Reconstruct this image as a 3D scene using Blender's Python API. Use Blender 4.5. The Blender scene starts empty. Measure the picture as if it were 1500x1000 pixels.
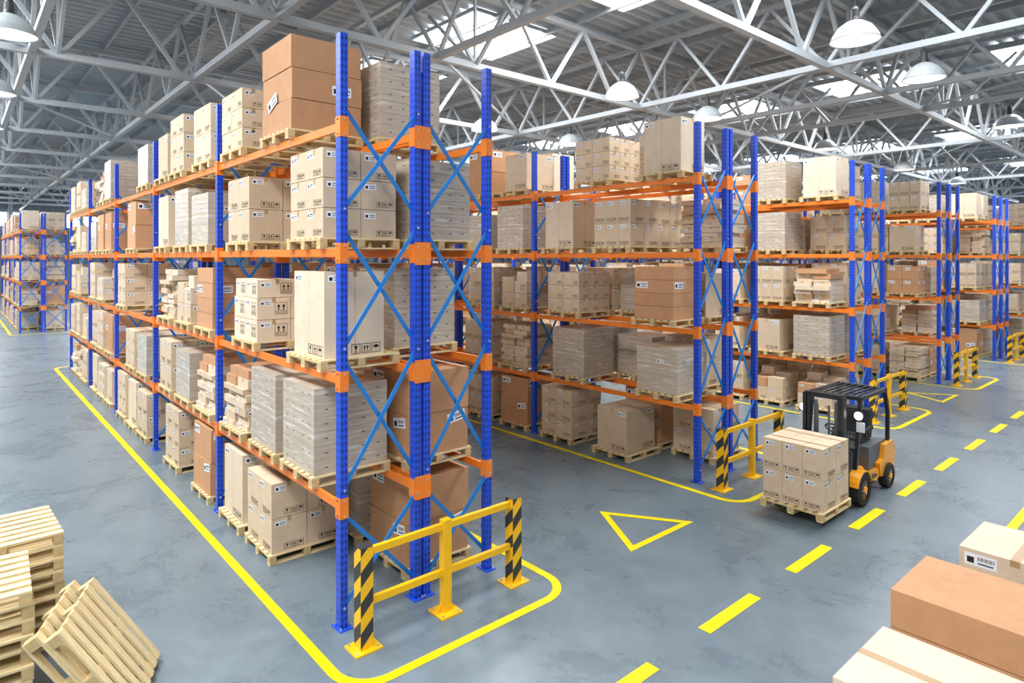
import bpy, math, random
from mathutils import Vector, Matrix
random.seed(7)
S = bpy.context.scene
COL = S.collection
try:
    S.view_settings.view_transform = 'Standard'
except Exception:
    pass

def lin(c):
    c = c/255.0
    return c/12.92 if c <= 0.04045 else ((c+0.055)/1.055)**2.4
def rgb(r, g, b): return (lin(r), lin(g), lin(b), 1.0)

# ------------------------------------------------------------ materials
def mat(name, col, rough=0.6, metal=0.0, noise=0.0, nscale=6.0, bump=0.0, stretch=(1,1,1), rnd=0.0,
        emit=0.0, spec=None, coat=0.0, nosample=False):
    m = bpy.data.materials.new(name); m.use_nodes = True
    nt = m.node_tree; N = nt.nodes; L = nt.links
    b = N['Principled BSDF']
    b.inputs['Base Color'].default_value = col
    b.inputs['Roughness'].default_value = rough
    b.inputs['Metallic'].default_value = metal
    if spec is not None: b.inputs['Specular IOR Level'].default_value = spec
    if coat: b.inputs['Coat Weight'].default_value = coat
    if emit:
        b.inputs['Emission Color'].default_value = col
        b.inputs['Emission Strength'].default_value = emit
        try: m.cycles.emission_sampling = 'NONE'
        except Exception: pass
    tc = N.new('ShaderNodeTexCoord'); mp = N.new('ShaderNodeMapping')
    mp.inputs['Scale'].default_value = stretch
    L.new(tc.outputs['Object'], mp.inputs['Vector'])
    nz = N.new('ShaderNodeTexNoise'); nz.inputs['Scale'].default_value = nscale
    nz.inputs['Detail'].default_value = 7; nz.inputs['Roughness'].default_value = 0.6
    L.new(mp.outputs['Vector'], nz.inputs['Vector'])
    if noise or rnd:
        mr = N.new('ShaderNodeMapRange')
        mr.inputs['From Min'].default_value = 0.3; mr.inputs['From Max'].default_value = 0.7
        mr.inputs['To Min'].default_value = 1-noise; mr.inputs['To Max'].default_value = 1+noise
        L.new(nz.outputs['Fac'], mr.inputs['Value'])
        val = mr.outputs['Result']
        if rnd:
            oi = N.new('ShaderNodeObjectInfo')
            m2 = N.new('ShaderNodeMapRange')
            m2.inputs['To Min'].default_value = 1-rnd; m2.inputs['To Max'].default_value = 1+rnd*0.6
            L.new(oi.outputs['Random'], m2.inputs['Value'])
            mm = N.new('ShaderNodeMath'); mm.operation = 'MULTIPLY'
            L.new(val, mm.inputs[0]); L.new(m2.outputs['Result'], mm.inputs[1]); val = mm.outputs[0]
        vm = N.new('ShaderNodeVectorMath'); vm.operation = 'SCALE'
        vm.inputs[0].default_value = col[:3]
        L.new(val, vm.inputs['Scale'])
        L.new(vm.outputs['Vector'], b.inputs['Base Color'])
    if bump:
        bp = N.new('ShaderNodeBump'); bp.inputs['Strength'].default_value = bump
        bp.inputs['Distance'].default_value = 0.02
        L.new(nz.outputs['Fac'], bp.inputs['Height']); L.new(bp.outputs['Normal'], b.inputs['Normal'])
    return m

M = {}
M['beige'] = mat('cardboard_beige', rgb(214,192,164), 0.75, noise=0.07, nscale=5, rnd=0.1, bump=0.06)
M['beige2'] = mat('cardboard_pale', rgb(222,204,180), 0.75, noise=0.06, nscale=5, rnd=0.09, bump=0.06)
M['brown'] = mat('cardboard_brown', rgb(198,150,110), 0.75, noise=0.07, nscale=5, rnd=0.1, bump=0.06)
M['brown2'] = mat('cardboard_tan', rgb(194,146,106), 0.75, noise=0.07, nscale=5, rnd=0.1, bump=0.06)
M['tape'] = mat('parcel_tape', rgb(180,148,108), 0.3)
M['seam'] = mat('carton_seam', rgb(124,98,72), 0.9)
M['label'] = mat('paper_label', rgb(240,245,252), 0.6)
M['ink'] = mat('black_ink', rgb(30,28,27), 0.7)
M['inkblue'] = mat('label_ink_blue', rgb(60,80,120), 0.7)
M['mark'] = mat('carton_print_grey', rgb(96,100,116), 0.6)
M['wood'] = mat('pallet_wood', rgb(228,207,160), 0.75, noise=0.16, nscale=5, stretch=(1,7,7), bump=0.2, rnd=0.06)
M['wood2'] = mat('pallet_wood_block', rgb(204,179,130), 0.8, noise=0.16, nscale=9, rnd=0.06)
M['orange'] = mat('rack_beam_orange', rgb(238,128,40), 0.42, noise=0.03)
M['azure'] = mat('rack_brace_blue', rgb(26,124,208), 0.38, noise=0.03)
M['bolt'] = mat('bolt_zinc', rgb(195,205,220), 0.3, metal=0.6)
M['yellow'] = mat('safety_yellow', rgb(246,190,14), 0.38, noise=0.04)
M['black'] = mat('stripe_black', rgb(48,52,56), 0.5, noise=0.04)
M['steel'] = mat('truss_steel_paint', rgb(172,179,185), 0.5, noise=0.05, nscale=1.5)
M['steel2'] = mat('purlin_steel', rgb(156,164,170), 0.5, noise=0.04, nscale=1.5)
M['floorpaint'] = mat('floor_marking_yellow', rgb(240,214,0), 0.55, noise=0.08, nscale=7, spec=.25)
M['fl_yellow'] = mat('forklift_yellow', rgb(246,164,16), 0.35, noise=0.02, coat=0.3)
M['fl_dark'] = mat('forklift_dark_metal', rgb(40,45,50), 0.4, noise=0.05)
M['fl_gray'] = mat('forklift_gray_panel', rgb(88,97,105), 0.45, noise=0.05)
M['rubber'] = mat('tyre_rubber', rgb(34,34,36), 0.85, noise=0.1)
M['seatm'] = mat('seat_vinyl', rgb(36,40,45), 0.6)
M['glow'] = mat('lamp_lens', rgb(255,253,248), 0.3, emit=3.0)
M['redlens'] = mat('red_lens', rgb(190,30,20), 0.3)
M['shade'] = mat('lamp_shade_enamel', rgb(165,173,178), 0.3, noise=0.02)
M['shade_in'] = mat('lamp_shade_inner', rgb(245,246,246), 0.5, emit=0.7)
M['cord'] = mat('lamp_cap_black', rgb(40,42,45), 0.5)

def wrapmat():
    m = bpy.data.materials.new('stretch_wrapped_carton'); m.use_nodes = True
    nt = m.node_tree; N = nt.nodes; L = nt.links; b = N['Principled BSDF']
    tc = N.new('ShaderNodeTexCoord'); mp = N.new('ShaderNodeMapping')
    mp.inputs['Scale'].default_value = (0.8, 0.8, 9); mp.inputs['Rotation'].default_value = (0.07, 0.05, 0)
    L.new(tc.outputs['Object'], mp.inputs['Vector'])
    nz = N.new('ShaderNodeTexNoise'); nz.inputs['Scale'].default_value = 2.6; nz.inputs['Detail'].default_value = 8
    nz.inputs['Distortion'].default_value = 0.3; nz.inputs['Roughness'].default_value = 0.6
    L.new(mp.outputs['Vector'], nz.inputs['Vector'])
    cr = N.new('ShaderNodeValToRGB')
    cr.color_ramp.elements[0].position = 0.36; cr.color_ramp.elements[0].color = rgb(182,169,152)
    cr.color_ramp.elements[1].position = 0.74; cr.color_ramp.elements[1].color = rgb(228,226,223)
    e = cr.color_ramp.elements.new(0.55); e.color = rgb(195,183,166)
    L.new(nz.outputs['Fac'], cr.inputs['Fac'])
    oi = N.new('ShaderNodeObjectInfo'); m2 = N.new('ShaderNodeMapRange')
    m2.inputs['To Min'].default_value = .88; m2.inputs['To Max'].default_value = 1.05
    L.new(oi.outputs['Random'], m2.inputs['Value'])
    vm = N.new('ShaderNodeVectorMath'); vm.operation = 'SCALE'
    L.new(cr.outputs['Color'], vm.inputs[0]); L.new(m2.outputs['Result'], vm.inputs['Scale'])
    L.new(vm.outputs['Vector'], b.inputs['Base Color'])
    b.inputs['Roughness'].default_value = 0.25
    bp = N.new('ShaderNodeBump'); bp.inputs['Strength'].default_value = 0.35; bp.inputs['Distance'].default_value = 0.02
    L.new(nz.outputs['Fac'], bp.inputs['Height']); L.new(bp.outputs['Normal'], b.inputs['Normal'])
    return m
M['wrap'] = wrapmat()

def postmat():
    m = bpy.data.materials.new('rack_upright_blue'); m.use_nodes = True
    nt = m.node_tree; N = nt.nodes; L = nt.links; b = N['Principled BSDF']
    b.inputs['Roughness'].default_value = 0.38
    uv = N.new('ShaderNodeUVMap'); sp = N.new('ShaderNodeSeparateXYZ'); L.new(uv.outputs['UV'], sp.inputs[0])
    def mth(op, a, c=None, d=None):
        n = N.new('ShaderNodeMath'); n.operation = op
        for i, q in enumerate((a, c, d)):
            if q is None: continue
            if isinstance(q, (int, float)): n.inputs[i].default_value = q
            else: L.new(q, n.inputs[i])
        return n.outputs[0]
    a = mth('ABSOLUTE', sp.outputs['X'])
    a = mth('SUBTRACT', a, 0.024); a = mth('ABSOLUTE', a); inx = mth('LESS_THAN', a, 0.009)
    f = mth('DIVIDE', sp.outputs['Y'], 0.085); f = mth('FRACT', f); iny = mth('LESS_THAN', f, 0.5)
    h = mth('MULTIPLY', inx, iny)
    mx = N.new('ShaderNodeMix'); mx.data_type = 'RGBA'
    mx.inputs['A'].default_value = rgb(26,78,212); mx.inputs['B'].default_value = rgb(10,24,80)
    L.new(h, mx.inputs['Factor']); L.new(mx.outputs['Result'], b.inputs['Base Color'])
    return m
M['post'] = postmat()

def floormat():
    m = bpy.data.materials.new('polished_concrete'); m.use_nodes = True
    nt = m.node_tree; N = nt.nodes; L = nt.links; b = N['Principled BSDF']
    tc = N.new('ShaderNodeTexCoord')
    n1 = N.new('ShaderNodeTexNoise'); n1.inputs['Scale'].default_value = 0.6; n1.inputs['Detail'].default_value = 10
    n1.inputs['Roughness'].default_value = 0.7; n1.inputs['Distortion'].default_value = 0.5
    n2 = N.new('ShaderNodeTexNoise'); n2.inputs['Scale'].default_value = 3.0; n2.inputs['Detail'].default_value = 10
    n2.inputs['Distortion'].default_value = 0.2; n2.inputs['Roughness'].default_value = 0.7
    L.new(tc.outputs['Object'], n1.inputs['Vector']); L.new(tc.outputs['Object'], n2.inputs['Vector'])
    mx = N.new('ShaderNodeMix'); mx.data_type = 'FLOAT'; mx.inputs['Factor'].default_value = 0.3
    L.new(n1.outputs['Fac'], mx.inputs['A']); L.new(n2.outputs['Fac'], mx.inputs['B'])
    cr = N.new('ShaderNodeValToRGB')
    cr.color_ramp.elements[0].position = 0.3; cr.color_ramp.elements[0].color = rgb(84,98,107)
    cr.color_ramp.elements[1].position = 0.7; cr.color_ramp.elements[1].color = rgb(124,139,148)
    L.new(mx.outputs['Result'], cr.inputs['Fac']); L.new(cr.outputs['Color'], b.inputs['Base Color'])
    mr = N.new('ShaderNodeMapRange'); mr.inputs['To Min'].default_value = 0.22; mr.inputs['To Max'].default_value = 0.34
    L.new(n1.outputs['Fac'], mr.inputs['Value']); L.new(mr.outputs['Result'], b.inputs['Roughness'])
    return m
M['floor'] = floormat()
M['deck'] = mat('roof_deck_metal', rgb(166,174,180), 0.5, noise=0.06, nscale=0.6)
M['wallm'] = mat('wall_cladding', rgb(118,128,136), 0.6, noise=0.05, nscale=0.8)
M['sky'] = mat('skylight_glass', (0.92,0.96,1.0,1), 0.4, emit=8.0)

# ------------------------------------------------------------ mesh builder
class MB:
    def __init__(s): s.v=[]; s.f=[]; s.m=[]; s.uv=[]; s.mats=[]; s.sm=[]
    def mi(s, k):
        if k not in s.mats: s.mats.append(k)
        return s.mats.index(k)
    def face(s, pts, k, uvs=None, smooth=False):
        i = len(s.v); s.v.extend([tuple(p) for p in pts]); s.f.append(tuple(range(i, i+len(pts))))
        s.m.append(s.mi(k)); s.sm.append(smooth)
        s.uv.append(uvs or [(0.5,0.5)]*len(pts))
    def box(s, cx, cy, cz, sx, sy, sz, k, R=None, T=None):
        hx, hy, hz = sx/2, sy/2, sz/2
        c = Vector((cx,cy,cz))
        def P(a,b,d):
            q = Vector((a*hx,b*hy,d*hz))
            if R is not None: q = R @ q
            q = q + c
            return T @ q if T is not None else q
        fs = [((-1,1,-1),(-1,-1,-1),(-1,-1,1),(-1,1,1),hy,hz),((1,-1,-1),(1,1,-1),(1,1,1),(1,-1,1),hy,hz),
              ((-1,-1,-1),(1,-1,-1),(1,-1,1),(-1,-1,1),hx,hz),((1,1,-1),(-1,1,-1),(-1,1,1),(1,1,1),hx,hz),
              ((-1,-1,1),(1,-1,1),(1,1,1),(-1,1,1),hx,hy),((-1,1,-1),(1,1,-1),(1,-1,-1),(-1,-1,-1),hx,hy)]
        for f in fs:
            a, b = f[4], f[5]
            s.face([P(*q) for q in f[:4]], k, [(-a,-b),(a,-b),(a,b),(-a,b)])
    def beam(s, p0, p1, w, h, k, up=(0,0,1)):
        p0=Vector(p0); p1=Vector(p1); d=p1-p0; Ln=d.length
        if Ln<1e-6: return
        d.normalize(); up=Vector(up)
        if abs(d.dot(up))>0.99: up=Vector((0,1,0))
        r=d.cross(up).normalized(); u=r.cross(d).normalized()
        r*=w/2; u*=h/2
        c=[(-1,-1),(1,-1),(1,1),(-1,1)]
        A=[p0+r*a+u*b for a,b in c]; B=[p1+r*a+u*b for a,b in c]
        for i in range(4):
            j=(i+1)%4; hw=(w if i%2==0 else h)/2
            s.face([A[i],A[j],B[j],B[i]], k, [(-hw,0),(hw,0),(hw,Ln),(-hw,Ln)])
        s.face([A[3],A[2],A[1],A[0]],k); s.face(B,k)
    def cyl(s, p0, p1, r, k, n=12, r2=None, cap=True):
        p0=Vector(p0); p1=Vector(p1); d=(p1-p0).normalized()
        up=Vector((0,0,1)) if abs(d.z)<0.9 else Vector((1,0,0))
        a=d.cross(up).normalized(); b=a.cross(d).normalized(); r2=r if r2 is None else r2
        A=[];B=[]
        for i in range(n):
            t=2*math.pi*i/n; q=a*math.cos(t)-b*math.sin(t)
            A.append(p0+q*r); B.append(p1+q*r2)
        for i in range(n):
            j=(i+1)%n; s.face([A[i],A[j],B[j],B[i]],k,smooth=True)
        if cap: s.face(A[::-1],k); s.face(B,k)
    def lathe(s, prof, k, c=(0,0,0), n=36):
        c=Vector(c)
        for (r0,z0),(r1,z1) in zip(prof,prof[1:]):
            for i in range(n):
                t=2*math.pi*i/n; u=2*math.pi*(i+1)/n
                q=[c+Vector((r0*math.cos(t),r0*math.sin(t),z0)),c+Vector((r0*math.cos(u),r0*math.sin(u),z0)),
                   c+Vector((r1*math.cos(u),r1*math.sin(u),z1)),c+Vector((r1*math.cos(t),r1*math.sin(t),z1))]
                if r0<1e-5: q=[q[0],q[2],q[3]]
                elif r1<1e-5: q=q[:3]
                s.face(q,k,smooth=True)
    def prism(s, pts, y0, y1, k):   # pts in xz
        if y0>y1: y0,y1=y1,y0
        a=sum(pts[i][0]*pts[(i+1)%len(pts)][1]-pts[(i+1)%len(pts)][0]*pts[i][1] for i in range(len(pts)))
        if a<0: pts=pts[::-1]
        A=[Vector((x,y0,z)) for x,z in pts]; B=[Vector((x,y1,z)) for x,z in pts]
        s.face(A,k); s.face(B[::-1],k)
        for i in range(len(pts)):
            j=(i+1)%len(pts); s.face([A[j],A[i],B[i],B[j]],k)
    def torus(s, c, R, r, k, axis=Matrix.Identity(3), n=24, m=8):
        c=Vector(c)
        def P(i,j):
            t=2*math.pi*i/n; u=2*math.pi*j/m
            return c+axis@Vector(((R+r*math.cos(u))*math.cos(t),(R+r*math.cos(u))*math.sin(t),r*math.sin(u)))
        for i in range(n):
            for j in range(m): s.face([P(i,j),P(i+1,j),P(i+1,j+1),P(i,j+1)],k,smooth=True)
    def mesh(s, name):
        me=bpy.data.meshes.new(name); me.from_pydata(s.v,[],s.f)
        for k in s.mats: me.materials.append(M[k])
        me.polygons.foreach_set('material_index', s.m)
        me.polygons.foreach_set('use_smooth', s.sm)
        ul=me.uv_layers.new(name='UVMap'); flat=[]
        for q in s.uv:
            for p in q: flat.extend(p)
        ul.data.foreach_set('uv', flat); me.update()
        return me
    def obj(s, name, loc=(0,0,0), rot=(0,0,0), bevel=0, weld=False):
        o=bpy.data.objects.new(name, s.mesh(name)); o.location=loc; o.rotation_euler=rot; COL.objects.link(o)
        if weld:
            w=o.modifiers.new('w','WELD'); w.merge_threshold=0.0005
        if bevel:
            b=o.modifiers.new('b','BEVEL'); b.width=bevel; b.segments=2; b.limit_method='ANGLE'; b.angle_limit=0.6
        return o

def textpolys(txt):
    cu=bpy.data.curves.new('t','FONT'); cu.body=txt; cu.align_x='CENTER'; cu.align_y='CENTER'; cu.size=1.0; cu.resolution_u=2
    o=bpy.data.objects.new('t',cu); COL.objects.link(o)
    dg=bpy.context.evaluated_depsgraph_get(); me=bpy.data.meshes.new_from_object(o.evaluated_get(dg))
    ps=[[(me.vertices[i].co.x,me.vertices[i].co.y) for i in p.vertices] for p in me.polygons]
    bpy.data.objects.remove(o); bpy.data.meshes.remove(me); bpy.data.curves.remove(cu)
    return ps
FRAG=textpolys('FRAGILE')

# ------------------------------------------------------------ cartons
SIDES=[(-1,0),(1,0),(0,-1),(0,1)]
class Face:
    def __init__(s, mb, c, sx, sy, sz, n, eps=0.002):
        s.mb=mb; s.n=Vector((n[0],n[1],0)); s.r=(-s.n).cross(Vector((0,0,1)))
        s.c=Vector(c)+s.n*((sx if n[0] else sy)/2+eps); s.w=(sy if n[0] else sx); s.h=sz; s.lift=0
    def poly(s, pts, k, lift=0):
        s.mb.face([s.c+s.r*a+Vector((0,0,b))+s.n*(lift) for a,b in pts], k)
    def rect(s, a0,b0,a1,b1,k,lift=0): s.poly([(a0,b0),(a1,b0),(a1,b1),(a0,b1)],k,lift)
def arrow(F,a,b,h,k='ink',l=0.0):
    w=h*0.32
    F.rect(a-w*0.3,b,a+w*0.3,b+h*0.6,k,l)
    F.poly([(a-w,b+h*0.55),(a+w,b+h*0.55),(a,b+h)],k,l)
def frame(F,a,b,w,h,t=0.006,k='ink',l=0.0):
    F.rect(a,b,a+w,b+t,k,l);F.rect(a,b+h-t,a+w,b+h,k,l);F.rect(a,b+t,a+t,b+h-t,k,l);F.rect(a+w-t,b+t,a+w,b+h-t,k,l)
def pictos(F,s=0.1,n=3,right=True,marg=0.05):
    a=F.w/2-marg-n*s*1.15 if right else -F.w/2+marg
    b=-F.h/2+marg*0.9
    for i in range(n):
        x=a+i*s*1.15
        frame(F,x,b,s,s,t=s*0.06)
        cx=x+s/2
        if i==0:
            F.poly([(cx-s*0.2,b+s*0.82),(cx-s*0.1,b+s*0.45),(cx+s*0.1,b+s*0.45),(cx+s*0.2,b+s*0.82)],'ink')
            F.rect(cx-s*0.03,b+s*0.22,cx+s*0.03,b+s*0.46,'ink'); F.rect(cx-s*0.15,b+s*0.16,cx+s*0.15,b+s*0.22,'ink')
        elif i==1:
            arrow(F,cx-s*0.17,b+s*0.26,s*0.55); arrow(F,cx+s*0.17,b+s*0.26,s*0.55); F.rect(cx-s*0.34,b+s*0.15,cx+s*0.34,b+s*0.2,'ink')
        else:
            pts=[(cx+s*0.34*math.cos(t),b+s*0.5+s*0.3*math.sin(t)) for t in [math.pi*j/6 for j in range(7)]]
            F.poly(pts,'ink'); F.rect(cx-s*0.025,b+s*0.18,cx+s*0.025,b+s*0.5,'ink')
def barcode(F,a,b,w=0.2,h=0.09,tilt=0):
    ct,st=math.cos(tilt),math.sin(tilt)
    def R(x0,y0,x1,y1,k,l):
        F.poly([(a+x*ct-y*st,b+x*st+y*ct) for x,y in ((x0,y0),(x1,y0),(x1,y1),(x0,y1))],k,l)
    R(-w/2,-h/2,w/2,h/2,'label',0)
    R(-w*0.42,-h*0.3,-w*0.42+h*0.5,h*0.2,'ink',0.001)
    x=-w*0.08; i=0
    while x<w*0.42:
        t=w*(0.018 if i%3 else 0.03); R(x,-h*0.02,x+t,h*0.3,'ink',0.001); x+=t*2.0; i+=1
    R(-w*0.08,-h*0.3,w*0.4,-h*0.17,'inkblue',0.001)
def fraglabel(F,a,b,s=0.2):
    w=s;h=s*0.95
    frame(F,a-w/2,b-h/2,w,h,t=0.006)
    arrow(F,a-w*0.2,b-h*0.14,h*0.5);arrow(F,a+w*0.2,b-h*0.14,h*0.5)
    F.rect(a-w*0.4,b-h*0.2,a+w*0.4,b-h*0.17,'ink')
    sc=w*0.24
    for p in FRAG: F.poly([(a+x*sc,b-h*0.34+y*sc) for x,y in p],'ink')
def carton(mb,cx,cy,z0,sx,sy,sz,k='beige',lab=0,pic=0,tape='y',fr=0,ps=0.1,seam=False,sides=SIDES,ls=0.17,tilt=0,tw=0.055):
    c=(cx,cy,z0+sz/2)
    mb.box(*c,sx,sy,sz,k)
    zt=z0+sz+0.002
    if tape=='y':
        mb.face([(cx-tw/2,cy-sy/2,zt),(cx+tw/2,cy-sy/2,zt),(cx+tw/2,cy+sy/2,zt),(cx-tw/2,cy+sy/2,zt)],'tape')
    elif tape=='x':
        mb.face([(cx-sx/2,cy-tw/2,zt),(cx+sx/2,cy-tw/2,zt),(cx+sx/2,cy+tw/2,zt),(cx-sx/2,cy+tw/2,zt)],'tape')
    for n in sides:
        F=Face(mb,c,sx,sy,sz,n)
        if (tape=='y' and n[1]) or (tape=='x' and n[0]):
            F.rect(-tw/2,sz/2-min(0.07,sz*0.3),tw/2,sz/2,'tape')
        if seam: F.rect(-0.002,-sz/2,0.002,sz/2-0.0,'seam',-0.0005)
        if lab: barcode(F,-F.w/2+0.05+ls/2 if lab==1 else F.w/2-0.05-ls/2, sz/2-0.04-ls*0.24 if sz>0.2 else 0, ls, ls*0.45, tilt)
        if pic: pictos(F,ps,pic,True,0.035)
        if fr: fraglabel(F,F.w*0.22,0,min(0.2,sz*0.62))

PX,PY,PH=1.15,1.1,0.144
def pallet(mb,T=None,z=0,ox=0,oy=0):
    def B(x,y,zz,a,b,c,k): mb.box(x+ox,y+oy,z+zz,a,b,c,k,T=T)
    n=7; w=0.1
    for i in range(n):
        y=-PY/2+w/2+i*(PY-w)/(n-1); B(0,y,PH-0.011,PX,w,0.022,'wood')
    for x in (-PX/2+0.05,0,PX/2-0.05):
        B(x,0,PH-0.033,0.1,PY,0.021,'wood2')
        for y in (-PY/2+0.06,0,PY/2-0.06): B(x,y,0.061,0.098,0.118,0.078,'wood2')
    for y in (-PY/2+0.06,0,PY/2-0.06): B(0,y,0.011,PX,0.1,0.022,'wood')

VAR={}
def variant(nm):
    def deco(fn):
        mb=MB(); pallet(mb); fn(mb); VAR[fn.__name__]=(mb.mesh(nm+'_mesh'),nm); return fn
    return deco
Z=PH
def grid(mb,nx,ny,nz,W,D,h,k,gap=0.008,jit=0.003,z0=Z,**kw):
    for c in range(nz):
        for a in range(nx):
            for b in range(ny):
                sx=W/nx-gap; sy=D/ny-gap
                carton(mb,-W/2+(a+.5)*W/nx+random.uniform(-jit,jit),-D/2+(b+.5)*D/ny+random.uniform(-jit,jit),z0+c*h,sx,sy,h-0.007,k,**kw)
@variant('pallet_of_cartons')
def b222(mb): grid(mb,2,2,2,1.08,1.04,0.52,'beige',lab=1,pic=3,ps=0.09,ls=0.17)
@variant('pallet_of_cartons')
def b322(mb): grid(mb,2,3,2,1.02,1.06,0.53,'beige',lab=1,pic=3,ps=0.085,ls=0.16)
@variant('pallet_of_cartons')
def b223(mb): grid(mb,2,2,3,1.06,1.06,0.385,'beige',lab=1,pic=3,ps=0.075,tape='x',ls=0.17)
@variant('pallet_of_cartons')
def b233(mb): grid(mb,3,2,3,1.1,1.06,0.32,'beige',lab=1,pic=2,ps=0.07,ls=0.14)
@variant('pallet_with_large_carton')
def big(mb): carton(mb,-.06,0,Z,0.86,0.94,1.12,'beige2',lab=1,pic=3,ps=0.13,ls=0.2,seam=True)
@variant('pallet_with_large_carton')
def big2(mb): carton(mb,0,0,Z,1.0,0.86,0.95,'beige',lab=2,pic=3,ps=0.12,tape='x',ls=0.2)
@variant('pallet_of_brown_cartons')
def brn2(mb):
    carton(mb,0,0,Z,1.06,1.04,0.6,'brown',lab=2,ls=0.32,tilt=0.15,tape='y'); carton(mb,0.01,-0.01,Z+0.606,1.06,1.04,0.6,'brown',lab=1,ls=0.32,tape='y')
@variant('pallet_of_brown_cartons')
def brntop(mb):
    carton(mb,0,0,Z,1.06,1.1,0.42,'brown2',lab=0); carton(mb,.01,0,Z+0.43,1.06,1.1,0.42,'brown2'); carton(mb,0,0.008,Z+0.86,1.06,1.1,0.45,'brown2')
    F=Face(mb,(0,0,Z+.32),1.08,1.1,.64,(-1,0),eps=.004); barcode(F,-.12,.14,.36,.16,.35)
    F=Face(mb,(0,0,Z+.32),1.08,1.1,.64,(0,-1),eps=.004); barcode(F,.22,.3,.3,.14,0)
@variant('pallet_of_brown_cartons')
def brn4(mb):
    for i in range(4): carton(mb,random.uniform(-.01,.01),0,Z+i*0.28,1.02,1.0,0.274,'brown' if i!=1 else 'brown2',lab=(1 if i in(2,) else 0),ls=0.3)
@variant('pallet_of_brown_cartons')
def brn222(mb): grid(mb,2,2,2,1.06,1.04,0.5,'brown',lab=1,ls=0.22)
@variant('pallet_of_brown_cartons')
def fgbrown(mb):
    for i in range(3): carton(mb,random.uniform(-.006,.006),0,Z+i*0.37,1.08,1.1,0.36,'brown2',tape='',tw=.07)
@variant('pallet_with_large_carton')
def fgpale(mb): carton(mb,0,0,Z,1.08,1.08,0.98,'beige2',tape='y',tw=.09)
@variant('pallet_with_large_carton')
def fgpale2(mb):
    for i in range(3): carton(mb,0,0,Z+i*0.365,1.02,1.02,0.36,'beige2',tape='x',tw=.09,lab=1,ls=.3)
@variant('shrink_wrapped_pallet')
def wrap1(mb):
    nz=6; h=0.19
    for c in range(nz):
        for a in range(2):
            for b in range(2):
                w=0.535; d=0.52
                x=-w/2+a*w; y=-d/2+b*d
                mb.box(x,y,Z+c*h+h/2,w-0.001,d-0.001,h-0.003,'wrap')
                for n in SIDES:
                    F=Face(mb,(x,y,Z+c*h+h/2),w,d,h,n)
                    F.rect(-0.12,-0.010,-0.07,0.006,'mark'); F.rect(0.1,-0.010,0.15,0.006,'mark')
@variant('shrink_wrapped_pallet')
def wrap2(mb):
    nz=5; h=0.19
    for c in range(nz):
        for a in range(2):
            w=0.54; x=-w/2+a*w
            mb.box(x,0,Z+c*h+h/2,w-0.001,1.04,h-0.003,'wrap')
            for n in SIDES:
                F=Face(mb,(x,0,Z+c*h+h/2),w,1.04,h,n)
                F.rect(-0.1,-0.008,-0.05,0.005,'mark')
                if c==3: barcode(F,.1,0,.16,.07)
def flat(seed,kk):
    def f(mb):
        rr=random.Random(seed); z=Z
        while z<Z+0.95:
            h=rr.choice([0.09,0.12,0.15]); n=rr.choice([1,2,2])
            if n==1:
                carton(mb,rr.uniform(-.04,.04),rr.uniform(-.04,.04),z,rr.uniform(.9,1.06),rr.uniform(.85,1.02),h-0.005,rr.choice(kk),tape='x')
            else:
                for b in (-1,1): carton(mb,rr.uniform(-.05,.05),b*0.27+rr.uniform(-.01,.01),z,rr.uniform(.8,1.04),0.5,h-0.005,rr.choice(kk),tape='x',lab=(1 if rr.random()<.3 else 0),ls=0.13)
            z+=h
    return f
for i,kk in enumerate((['beige','beige2'],['beige2','beige','brown'])):
    mb=MB(); pallet(mb); flat(i+3,kk)(mb); VAR['flat%d'%i]=(mb.mesh('flat_mesh'),'pallet_of_flat_cartons')
@variant('pallet_of_fragile_boxes')
def frag(mb):
    for z in (0,0.34):
        for a in (-1,1):
            for b in (-1,1): carton(mb,a*0.265,b*.27,Z+z,0.52,.535,0.333,'beige2',fr=1,lab=1,ls=0.16)
    for b in (-1,1): carton(mb,-0.2,b*0.26,Z+0.68,0.62,0.5,0.28,'beige2',fr=1,lab=1,ls=0.16)
@variant('pallet_of_cartons')
def mix(mb):
    grid(mb,2,2,1,1.04,1.0,0.38,'beige',lab=1,ls=0.15,pic=2,ps=0.07)
    carton(mb,-.26,-.25,Z+.38,.5,.48,.32,'beige2',lab=1,fr=1,ls=0.13); carton(mb,-.26,.26,Z+.38,.5,.48,.42,'beige',lab=1,ls=.13)
    carton(mb,.26,-.25,Z+.38,.5,.48,.28,'brown',lab=1,ls=.13); carton(mb,.26,.26,Z+.38,.5,.48,.32,'beige',ls=.13)
    carton(mb,-.2,-.22,Z+.7,.46,.4,.24,'beige2',lab=1,ls=.12)
W=[('b222',10),('b322',9),('b223',8),('b233',7),('big',8),('big2',5),('brn2',7),('brn4',6),('brn222',4),('wrap1',9),('wrap2',9),('flat0',7),('flat1',5),('frag',5),('mix',6)]
NM=[w[0] for w in W]; WT=[w[1] for w in W]
def load(k,x,y,z,flip=None):
    me,nm=VAR[k]; o=bpy.data.objects.new(nm,me); o.location=(x,y,z)
    r=random.uniform(-.012,.012)
    if flip or (flip is None and random.random()<.5): r+=math.pi
    o.rotation_euler=(0,0,r); COL.objects.link(o); return o

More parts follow.
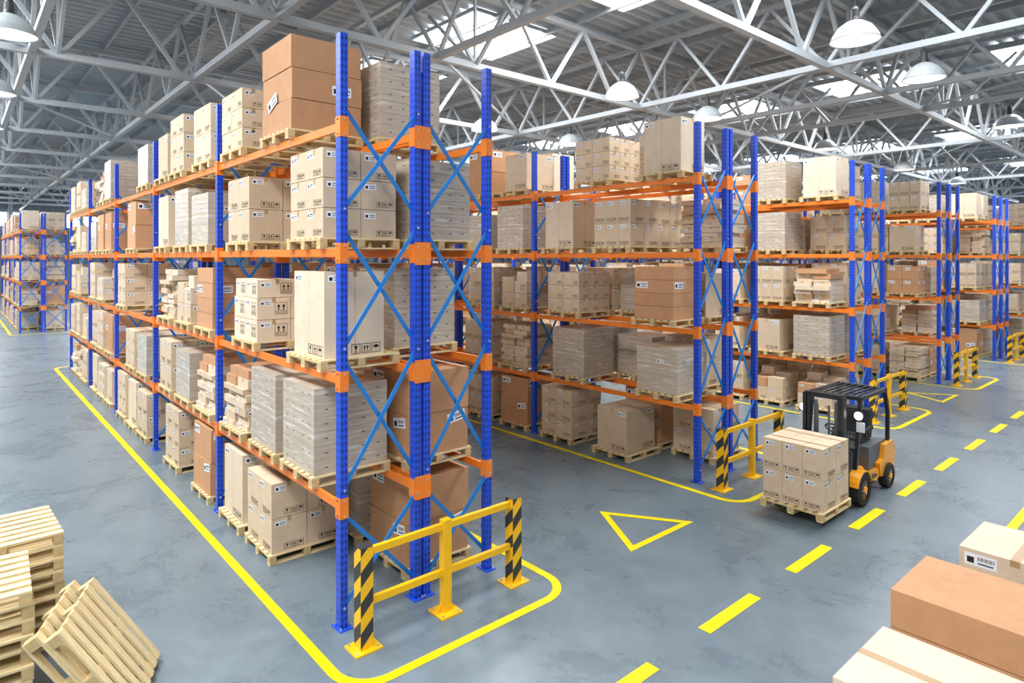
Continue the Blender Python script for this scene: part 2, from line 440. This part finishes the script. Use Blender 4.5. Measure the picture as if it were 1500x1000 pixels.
# ------------------------------------------------------------ racks
LV=[0,1.52,3.06,4.62,6.16]; BAY=4.8; TOP=7.24
def rack(v0,u0,nb):
    mb=MB(); PW=0.115; PD=0.1
    cols=[0.0,1.05,1.2,2.26]
    for i in range(nb+1):
        y=u0+i*BAY
        for j,c in enumerate(cols):
            x=v0+c
            mb.beam((x,y,0.012),(x,y,TOP),PD,PW,'post',up=(0,1,0))
            mb.box(x,y,0.006,0.17,0.24,0.012,'post')
            for q in (-.085,.085): mb.cyl((x+0.055*(1 if j%2 else -1),y+q,0.012),(x+0.055*(1 if j%2 else -1),y+q,0.035),0.014,'bolt',n=6)
            for z in LV[1:]:
                mb.box(x,y,z-0.06,PD+0.014,PW+0.014,0.25,'orange')
                for q in (-.09,.09):
                    if i==0: mb.cyl((x,y-PW/2-.007,z-.06+q),(x,y-PW/2-.018,z-.06+q),0.012,'bolt',n=6)
                    if j==0: mb.cyl((x-PD/2-.007,y,z-.06+q),(x-PD/2-.016,y,z-.06+q),0.012,'seam',n=6)
        for z in LV[1:]: mb.box(v0+1.125,y-PW/2-.006,z-.06,0.24,0.014,0.3,'orange')
        for z in (0.8,2.3,3.85,5.4,6.95): mb.box(v0+1.125,y,z,0.1,0.05,0.05,'post')
        for a,b in ((cols[0],cols[1]),(cols[2],cols[3])):
            for z0,z1 in ((0.25,1.4),(1.68,3.3),(3.4,4.9),(5.1,6.4)):
                for s,(p,q) in ((-.03,(z0,z1)),(.03,(z1,z0))):
                    P0=Vector((v0+a,y+s,p)); P1=Vector((v0+b,y+s,q))
                    mb.beam(P0,P1,0.05,0.02,'azure',up=(0,1,0))
                    for Pq in (P0,P1): mb.cyl(Pq+Vector((0,-.034 if s<0 else 0,0)),Pq+Vector((0,-.05 if s<0 else 0.01,0)),0.016,'bolt',n=6)
    for b in range(nb):
        ya=u0+b*BAY+0.06; yb=u0+(b+1)*BAY-0.06
        for c in cols:
            for z in LV[1:]: mb.beam((v0+c,ya,z-0.052),(v0+c,yb,z-0.052),0.045,0.1,'orange')
    mb.obj('pallet_rack')
SL=[1.1,2.45,3.8]
CF,CR=0.48,1.75
def fill(v0,u0,nb,special=None,p=0.88):
    special=special or {}
    for side,cx in ((0,CF),(1,CR)):
        for b in range(nb):
            for l,z in enumerate(LV):
                key=(side,b,l)
                if key in special:
                    for k,u in special[key]: load(k,v0+cx,u0+b*BAY+u,z,flip=False)
                    continue
                for u in SL:
                    if random.random()<p*(0.9 if l==4 else 1):
                        load(random.choices(NM,WT)[0],v0+cx+random.uniform(-.02,.02),u0+b*BAY+u+random.uniform(-.08,.08),z)
sp1={
 (0,0,0):[('b222',2.65),('big',4.0)],
 (0,0,1):[('wrap1',1.2),('wrap1',2.5),('flat1',3.95)],
 (0,0,2):[('big',0.95),('frag',3.3)],
 (0,0,3):[('b223',0.95),('b222',3.6)],
 (0,0,4):[('brntop',1.98),('b233',3.9)],
 (0,1,0):[('brn2',0.9),('b223',3.1)],
 (0,1,1):[('flat1',0.8),('wrap2',2.2),('b222',3.6)],
 (0,1,2):[('brn4',0.75),('mix',2.2),('flat0',3.7)],
 (0,1,3):[('wrap2',1.0),('wrap1',2.3),('big',4.0)],
 (0,1,4):[('b222',0.85),('b223',2.7),('big2',4.0)],
 (1,0,0):[('brn2',1.0),('wrap1',2.4),('b222',3.8)],
 (1,0,1):[('brn2',1.0),('flat0',2.5),('mix',3.9)],
 (1,0,2):[('wrap1',1.35),('brn2',2.6)],
 (1,0,3):[('wrap1',0.95),('b322',2.3),('big2',3.7)],
 (1,0,4):[('wrap1',1.75)],
}
sp2={
 (0,0,0):[('big2',2.2),('b223',3.95)],
 (0,0,1):[('wrap2',0.95),('wrap1',3.55)],
 (0,0,2):[('brn4',1.05),('b233',3.7)],
 (0,0,3):[('b322',2.2),('big',3.9)],
 (0,0,4):[('big',0.85),('b233',2.75)],
 (0,1,0):[('brn2',0.75),('b322',2.2)],
 (0,1,1):[('flat0',0.8),('b322',2.4)],
 (0,1,2):[('mix',0.75),('b222',2.1)],
 (0,1,3):[('wrap1',0.9),('wrap2',2.3)],
 (0,1,4):[('big2',0.7),('brn2',2.2)],
 (1,0,0):[('b222',0.9),('brn2',2.3)],
 (1,0,3):[('flat0',0.75),('b322',2.4)],
 (1,0,4):[('wrap1',1.9)],
}
PITCH=7.7
for i in range(6):
    rack(i*PITCH,0,5); fill(i*PITCH,0,5,sp1 if i==0 else sp2 if i==1 else {(0,0,4):[('big',0.9),('wrap1',2.4)]} if i==2 else None)
rack(-0.6,41,4); fill(-0.6,41,4)
rack(PITCH,41,3); fill(PITCH,41,3)

# ------------------------------------------------------------ barriers
def clip(p,lim,keep_gt):
    out=[]
    for i in range(len(p)):
        a=p[i]; b=p[(i+1)%len(p)]
        ia=(a[1]>=lim) if keep_gt else (a[1]<=lim); ib=(b[1]>=lim) if keep_gt else (b[1]<=lim)
        if ia: out.append(a)
        if ia!=ib:
            t=(lim-a[1])/(b[1]-a[1]); out.append((a[0]+t*(b[0]-a[0]),lim))
    return out
def barrier(v0):
    u=-0.55; mb=MB()
    for x in (v0-0.0,v0+2.3):
        mb.box(x,u,0.01,0.34,0.3,0.02,'yellow')
        w=0.16; H=1.18; step=0.175; sh=0.16
        for (nx,ny) in SIDES:
            F=Face(mb,(x,u,0.02),w,w,0,(nx,ny),eps=0)
            k=-2; zz=-sh-step
            while zz<H:
                pts=[(-w/2,zz),(w/2,zz+sh),(w/2,zz+sh+step),(-w/2,zz+step)]
                pts=clip(pts,0,True)
                if len(pts)>2: pts=clip(pts,H-0.02,False)
                if len(pts)>2: F.poly(pts,'yellow' if k%2 else 'black')
                zz+=step; k+=1
        mb.box(x,u,H-0.002,w,w,0.004,'black')
        for a in(-.13,.13):
            for b in(-.11,.11): mb.cyl((x+a,u+b,.02),(x+a,u+b,.035),.015,'bolt',n=6)
    xm=v0+1.15
    mb.box(xm,u,0.01,0.32,0.32,0.02,'yellow'); mb.box(xm,u,0.6,0.12,0.1,1.16,'yellow')
    for s in(-1,1):
        mb.prism([(xm+s*0.06,0.02),(xm+s*0.14,0.02),(xm+s*0.06,0.14)],u-0.008,u+0.008,'yellow')
        for b in(-.12,.12): mb.cyl((xm+s*.12,u+b,.02),(xm+s*.12,u+b,.035),.015,'bolt',n=6)
    for z in (0.52,1.1):
        mb.beam((v0+0.08,u,z),(xm-0.06,u,z),0.06,0.08,'yellow'); mb.beam((xm+0.06,u,z),(v0+2.22,u,z),0.06,0.08,'yellow')
    mb.obj('rack_end_barrier')
for i in range(6): barrier(i*PITCH)

# ------------------------------------------------------------ floor markings
def strip(mb,pts,w,closed=False):
    n=len(pts); P=[Vector((p[0],p[1],0)) for p in pts]; off=[]
    for i in range(n):
        a=P[i-1] if (i>0 or closed) else P[i]; b=P[(i+1)%n] if (i<n-1 or closed) else P[i]
        d1=(P[i]-a); d2=(b-P[i])
        if d1.length<1e-6:d1=d2
        if d2.length<1e-6:d2=d1
        d1.normalize(); d2.normalize(); t=(d1+d2).normalized()
        nn=Vector((-t.y,t.x,0)); n1=Vector((-d1.y,d1.x,0)); off.append(nn*(w/2/max(0.3,nn.dot(n1))))
    for i in range(n if closed else n-1):
        j=(i+1)%n; z=Vector((0,0,0.004))
        mb.face([P[i]-off[i]+z,P[j]-off[j]+z,P[j]+off[j]+z,P[i]+off[i]+z],'floorpaint')
def rrect(x0,y0,x1,y1,r):
    pts=[]
    for cx,cy,a in ((x1-r,y0+r,-90),(x1-r,y1-r,0),(x0+r,y1-r,90),(x0+r,y0+r,180)):
        for k in range(9):
            t=math.radians(a+k*90/8); pts.append((cx+r*math.cos(t),cy+r*math.sin(t)))
    return pts
mb=MB()
for i in range(6): strip(mb,rrect(i*PITCH-.47,-1.2,i*PITCH+2.77,24.9,.45),.12,True)
strip(mb,rrect(-1.1,39.8,2.2,62,.45),.12,True); strip(mb,rrect(PITCH-.47,39.8,PITCH+2.77,57,.45),.12,True)
v=3.26-2.23*4
while v<70:
    strip(mb,[(v,-2.95),(v+1.22,-2.95)],.17); v+=2.23
strip(mb,[(-12,-4.68),(70,-4.68)],.14)
def tri(v0):
    strip(mb,[(v0+4.35,-1.0),(v0+5.85,-1.0),(v0+5.08,.2)],.11,True)
tri(0); tri(PITCH*2)
mb.obj('floor_marking_lines')

# ------------------------------------------------------------ forklift
def forklift(loc):
    mb=MB()
    mb.prism([(-0.62,0.28),(-0.62,0.62),(-0.35,0.66),(-0.1,0.46),(0.42,0.46),(0.55,0.3),(0.3,0.22),(-0.4,0.22)],-0.47,0.47,'fl_yellow')
    mb.prism([(0.1,0.46),(0.1,0.9),(0.95,0.92),(1.02,0.5)],-0.42,0.42,'fl_gray')
    mb.prism([(0.5,0.28),(0.42,0.55),(0.62,0.6),(0.7,0.86),(1.06,0.89),(1.19,0.82),(1.23,0.6),(1.19,0.34),(1.08,0.26)],-0.5,0.5,'fl_yellow')
    mb.box(1.22,0,0.45,0.05,0.3,0.12,'fl_dark')
    for y in(-.38,.38): mb.box(1.22,y,.72,.03,.12,.07,'redlens')
    for y in(-.5,.5):
        mb.box(-.02,y,.38,.5,.06,.05,'fl_dark'); mb.box(-.02,y,.26,.42,.06,.03,'fl_dark')
    mb.prism([(-0.66,0.6),(-0.62,1.02),(-0.42,1.1),(-0.28,1.02),(-0.34,0.6)],-.4,.4,'fl_gray')
    mb.prism([(-0.63,1.02),(-0.42,1.11),(-0.27,1.04),(-0.29,.98),(-.61,.96)],-.43,.43,'fl_dark')
    mb.cyl((-.36,0.1,1.0),(-.18,0.1,1.2),.025,'fl_dark')
    ax=Matrix.Rotation(math.radians(42),3,'Y')
    mb.torus((-.17,0.1,1.21),.16,.016,'fl_dark',axis=ax)
    mb.cyl((-.17,0.1,1.19),(-.155,0.1,1.23),.045,'fl_dark')
    for a in(0,120,240):
        q=ax@Vector((.16*math.cos(math.radians(a)),.16*math.sin(math.radians(a)),0)); mb.cyl(Vector((-.17,.1,1.21)),Vector((-.17,.1,1.21))+q,.011,'fl_dark',n=6)
    for i in range(3):
        mb.cyl((-.36,-.18-i*.06,1.05),(-.3,-.18-i*.06,1.2),.01,'fl_dark',n=6)
        mb.lathe([(0,-.022),(.02,-.01),(.022,.008),(0,.024)],'seatm',c=(-.3,-.18-i*.06,1.21),n=10)
    mb.prism([(.16,.9),(.14,1.0),(.2,1.05),(.62,1.02),(.66,.9)],-.25,.25,'seatm')
    mb.prism([(.58,.98),(.7,1.48),(.78,1.52),(.82,1.46),(.74,.94)],-.24,.24,'seatm')
    for y in(-.27,.27): mb.prism([(.3,1.02),(.3,1.16),(.68,1.2),(.68,1.14),(.36,1.1),(.34,1.02)],y-.03,y+.03,'seatm')
    zt=1.9
    for y in(-.44,.44):
        mb.beam((-.6,y,.62),(-.36,y,zt-.03),.07,.06,'fl_dark',up=(1,0,0))
        mb.beam((1.0,y,.87),(1.02,y,1.45),.07,.06,'fl_dark',up=(1,0,0))
        mb.beam((1.02,y,1.43),(.86,y,zt-.03),.07,.06,'fl_dark',up=(1,0,0))
        mb.beam((-.4,y,zt),(.89,y,zt),.06,.07,'fl_dark')
    for x in(-.38,.87): mb.beam((x,-.47,zt),(x,.47,zt),.07,.07,'fl_dark')
    for i in range(7):
        y=-.36+i*.12; mb.beam((-.38,y,zt+.015),(.87,y,zt+.015),.025,.04,'fl_dark')
    for y in(-.5,.5):
        mb.beam((-.42,y*.9,1.6),(-.52,y,1.62),.03,.03,'fl_dark')
        mb.cyl((-.5,y,1.63),(-.6,y,1.63),.055,'fl_dark',n=16,r2=.085); mb.cyl((-.6,y,1.63),(-.612,y,1.63),.075,'glow',n=16)
        mb.box(-.56,y*1.04,1.42,.03,.14,.18,'label')
        mb.beam((-.47,y*.9,1.42),(-.55,y*1.0,1.42),.02,.02,'fl_dark')
    for y in(-.34,.34):
        mb.box(-.86,y,1.05,.13,.06,1.86,'fl_dark'); mb.box(-.86,y*.8,1.07,.09,.05,1.86,'fl_dark')
        mb.cyl((-.78,y*.55,.25),(-.78,y*.55,1.85),.035,'fl_gray',n=12)
        mb.cyl((-.5,y*1.1,.5),(-.82,y*1.05,.72),.03,'fl_gray')
        mb.box(-.9,y*.3,1.0,.012,.04,1.6,'fl_gray')
    for z in(.25,1.15,1.96): mb.box(-.84,0,z,.08,.7,.09,'fl_dark')
    for z in(.3,.68): mb.box(-.965,0,z,.05,.95,.09,'fl_dark')
    for y in(-.3,-.1,.1,.3): mb.box(-.965,y,.8,.035,.035,.9,'fl_dark')
    for y in(-.46,.46): mb.box(-.965,y,.75,.04,.04,1.0,'fl_dark')
    mb.box(-.965,0,1.26,.04,.96,.04,'fl_dark')
    for y in(-.27,.27):
        mb.box(-1.01,y,.44,.04,.1,.6,'fl_dark'); mb.prism([(-1.03,.148),(-1.03,.19),(-2.12,.172),(-2.12,.156)],y-.05,y+.05,'fl_dark')
    def wheel(x,y,r,w,k='fl_yellow'):
        s=1 if y>0 else -1
        prof=[(r*.55,-w/2),(r*.9,-w/2),(r,-w*.36),(r,w*.36),(r*.9,w/2),(r*.55,w/2)]
        n=32; c=Vector((x,y,r))
        for (r0,a0),(r1,a1) in zip(prof,prof[1:]):
            for i in range(n):
                t=2*math.pi*i/n;u=2*math.pi*(i+1)/n
                P=lambda rr,a,t:c+Vector((rr*math.cos(t),a,rr*math.sin(t)))
                mb.face([P(r0,a0,t),P(r1,a1,t),P(r1,a1,u),P(r0,a0,u)][::-1],'rubber')
        mb.cyl((x,y-w*.4,r),(x,y+w*.4,r),r*.57,k,n=28)
        mb.cyl((x,y+s*w*.4,r),(x,y+s*w*.44,r),r*.46,'fl_dark',n=24); mb.cyl((x,y+s*w*.42,r),(x,y+s*w*.55,r),r*.22,k,n=16)
        for i in range(6):
            t=i*math.pi/3; mb.cyl((x+r*.34*math.cos(t),y+s*w*.43,r+r*.34*math.sin(t)),(x+r*.34*math.cos(t),y+s*w*.5,r+r*.34*math.sin(t)),.014,'bolt',n=6)
    for y in(-.5,.5): wheel(-.55,y,.3,.2); wheel(.85,y*.94,.24,.17)
    for y in(-.5,.5):
        pts=[(-.55+.35*math.cos(t),.3+.35*math.sin(t)) for t in [math.radians(a) for a in range(20,165,16)]]
        pin=[(-.55+.32*math.cos(t),.3+.32*math.sin(t)) for t in [math.radians(a) for a in range(20,165,16)]][::-1]
        for i in range(len(pts)-1):
            q=[pts[i],pts[i+1],pin[len(pin)-2-i],pin[len(pin)-1-i]]; mb.prism(q,y-.1,y+.1,'fl_yellow')
    return mb.obj('forklift',loc,weld=True,bevel=.006)
forklift((9.43,-2.12,0))
load('b322',7.8,-2.12,.125,flip=False).rotation_euler=(0,0,0)

# ------------------------------------------------------------ foreground loads, pallets
load('fgbrown',3.93,-5.5,0,flip=False).rotation_euler=(0,0,0)
load('fgpale2',5.56,-5.62,0,flip=False)
load('fgpale',2.32,-5.6,0,flip=False)
def stack(name,x,y,n,r):
    mb=MB()
    for i in range(n):
        a=random.uniform(-.02,.02); T=Matrix.Translation((random.uniform(-.02,.02),random.uniform(-.02,.02),i*(PH+.001)))@Matrix.Rotation(a,4,'Z')
        pallet(mb,T=T)
    mb.obj(name,(x,y,0),(0,0,r))
stack('pallet_stack',-3.2,2.35,9,0.05); stack('pallet_stack',-3.54,1.02,9,-.03)
for dx,dy,th in((0,0,56),(-.165,.065,56)):
    mb=MB(); pallet(mb); o=mb.obj('wooden_pallet',(0,0,0))
    t=math.radians(th)
    o.matrix_world=Matrix.Translation((-2.44+dx,.40+dy,PX/2*math.sin(t)))@Matrix.Rotation(math.radians(-22),4,'Z')@Matrix.Rotation(t,4,'Y')

# ------------------------------------------------------------ building
X0,X1,Y0,Y1=-20,76,-16,86
mb=MB(); mb.box((X0+X1)/2,(Y0+Y1)/2,-.1,X1-X0,Y1-Y0,.2,'floor'); mb.obj('floor')
ZD=12.6
mb=MB(); y=Y0; prof=[]
while y<Y1:
    prof+= [(y,ZD),(y+.16,ZD),(y+.22,ZD+.13),(y+.38,ZD+.13)]; y+=.46
prof.append((y,ZD))
for (a,za),(b,zb) in zip(prof,prof[1:]): mb.face([(X0,a,za),(X0,b,zb),(X1,b,zb),(X1,a,za)],'deck')
mb.obj('ceiling')
mb=MB()
ZB,ZT=10.1,12.25
us=[.8+6.75*k-6.75*2 for k in range(14)]
for u in us:
    mb.beam((X0,u,ZB),(X1,u,ZB),.18,.18,'steel'); mb.beam((X0,u,ZT),(X1,u,ZT),.18,.18,'steel')
    x=X0; k=0; q=3.1
    while x<X1-q:
        mb.beam((x,u,ZB),(x+q/2,u,ZT),.11,.11,'steel'); mb.beam((x+q/2,u,ZT),(x+q,u,ZB),.11,.11,'steel')
        if k%3==0:
            mb.beam((x,u,ZB),(x,u,ZT),.08,.08,'steel')
            mb.beam((x,u,ZB),(x,u+2.4,ZT),.09,.09,'steel'); mb.beam((x,u,ZB),(x,u-2.4,ZT),.09,.09,'steel')
        x+=q; k+=1
vs=[-15.6,-6.6+4.6,2.1,6.6,15.6,20.2,24.1,33.2,42.5,51,60,69]
for v in vs:
    mb.beam((v,Y0,ZB+.02),(v,Y1,ZB+.02),.17,.17,'steel'); mb.beam((v,Y0,ZT+.02),(v,Y1,ZT+.02),.15,.15,'steel')
    for i in range(len(us)-1):
        n=2; d=(us[i+1]-us[i])/n
        for k in range(n):
            y=us[i]+k*d
            mb.beam((v,y,ZB),(v,y+d/2,ZT),.1,.1,'steel'); mb.beam((v,y+d/2,ZT),(v,y+d,ZB),.1,.1,'steel')
for i in range(len(us)-1):
    for j in range(len(vs)-1):
        if (i+j)%3==0: mb.beam((vs[j],us[i],ZB+.1),(vs[j+1],us[i+1],ZB+.1),.07,.07,'steel')
mb.obj('roof_trusses')
mb=MB(); x=X0
while x<X1:
    mb.beam((x,Y0,ZT+.2),(x,Y1,ZT+.2),.09,.2,'steel2'); x+=2.3
mb.obj('roof_purlins')
SV=[-6.6,10.9,28.4,46,63.5]; SU=[-2.6+6.75*k-6.75 for k in range(13)]  # first SV row is never in view, added to light the left faces
i=0; SZ=3.7
for v in SV:
    for u in SU:
        i+=1; mb=MB()
        mb.box(v,u,ZD-.06,SZ,SZ,.04,'sky')
        for s in(-1,1):
            mb.box(v+s*(SZ/2+.03),u,ZD-.08,.06,SZ+.12,.12,'steel'); mb.box(v,u+s*(SZ/2+.03),ZD-.08,SZ,.06,.12,'steel'); mb.box(v,u+s*.6,ZD-.1,SZ,.04,.04,'steel')
        mb.obj('window_%d'%i)
        if v>50: continue
        la=bpy.data.lights.new('skylight','AREA'); la.shape='SQUARE'; la.size=3.5; la.energy=610 if v>0 else 930; la.color=(1,.995,.99)  # stronger in the added out-of-view row
        lo=bpy.data.objects.new('skylight_daylight',la); lo.location=(v,u,ZD-.16); COL.objects.link(lo)
def cladding(name,p0,p1,z0,z1):
    mb=MB(); p0=Vector(p0);p1=Vector(p1);d=(p1-p0);L=d.length;d.normalize();n=Vector((-d.y,d.x,0)); a=0;pr=[]
    while a<L: pr+=[(a,0),(a+.3,0),(a+.36,.07),(a+.6,.07)];a+=.66
    pr.append((L,0))
    for (a,ea),(b,eb) in zip(pr,pr[1:]):
        A=p0+d*a+n*ea;B=p0+d*b+n*eb
        for q0,q1 in ((z0,8.2),(9.7,z1)):
            mb.face([(A.x,A.y,q0),(B.x,B.y,q0),(B.x,B.y,q1),(A.x,A.y,q1)],'wallm')
    mb.obj(name)
    wb=MB(); 
    wb.beam(p0+Vector((0,0,8.95)),p1+Vector((0,0,8.95)),.06,1.5,'sky')
    a=0
    while a<L: q=p0+d*a; wb.box(q.x,q.y,8.95,.2,.2,1.5,'steel'); a+=3
    wb.obj('window_band')
    cb=MB(); a=1
    while a<L:
        q=p0+d*a-n*.4; cb.beam((q.x,q.y,0),(q.x,q.y,ZT),.4,.4,'steel'); a+=6.75
    cb.obj('wall_columns')
cladding('wall_back',(X0,Y1-.3,0),(X1,Y1-.3,0),0,ZD)
cladding('wall_right',(X1-.3,Y1,0),(X1-.3,Y0,0),0,ZD)

# ------------------------------------------------------------ pendant lamps
lm=MB()
lm.lathe([(0,.72),(.06,.72),(.085,.66),(.09,.5),(.11,.42)],'cord'); lm.lathe([(.5,0),(.45,.12),(.34,.28),(.2,.38),(.1,.42)],'shade')
lm.lathe([(.5,0),(.515,-.01),(.5,-.02),(.485,-.0)],'shade')
lm.lathe([(.485,.0),(.44,.11),(.33,.26),(.2,.35),(0,.38)],'shade_in')
lm.lathe([(0,.05),(.1,.07),(.14,.15),(.1,.25),(.06,.36)],'glow')
lm.cyl((0,0,.7),(0,0,1.1),.012,'cord',n=6)
lme=lm.mesh('pendant_lamp_mesh')
lp=[]
for v in(-2.7,11.1,15.6,24.8,34.5,44):
    for k in range(7):
        u=-1.7+6.4*k if v!=-2.7 else -2.9+6.35*k
        lp.append((v,u))
for v,u in lp:
    o=bpy.data.objects.new('pendant_lamp',lme); o.location=(v,u,9.2); COL.objects.link(o)
    if v<30 and u<25:
        la=bpy.data.lights.new('bulb','SPOT'); la.energy=220; la.spot_size=math.radians(140); la.spot_blend=.6; la.shadow_soft_size=.25; la.color=(1,.98,.95)
        lo=bpy.data.objects.new('pendant_bulb_light',la); lo.location=(0,0,-.02); lo.parent=o; COL.objects.link(lo)

w=bpy.data.worlds.new('w'); S.world=w; w.use_nodes=True
w.node_tree.nodes['Background'].inputs[0].default_value=(.97,.985,1,1); w.node_tree.nodes['Background'].inputs[1].default_value=.42
cam=bpy.data.cameras.new('camera'); co=bpy.data.objects.new('camera',cam); COL.objects.link(co)
co.location=(-3.565,-7.25,4.5); co.rotation_euler=(math.radians(90),0,math.radians(-41.07))
cam.sensor_width=36; cam.lens=937/1500*36; cam.shift_y=-122/1500; cam.clip_end=300
cam.dof.use_dof=True; cam.dof.focus_distance=10.5; cam.dof.aperture_fstop=1.1
S.camera=co
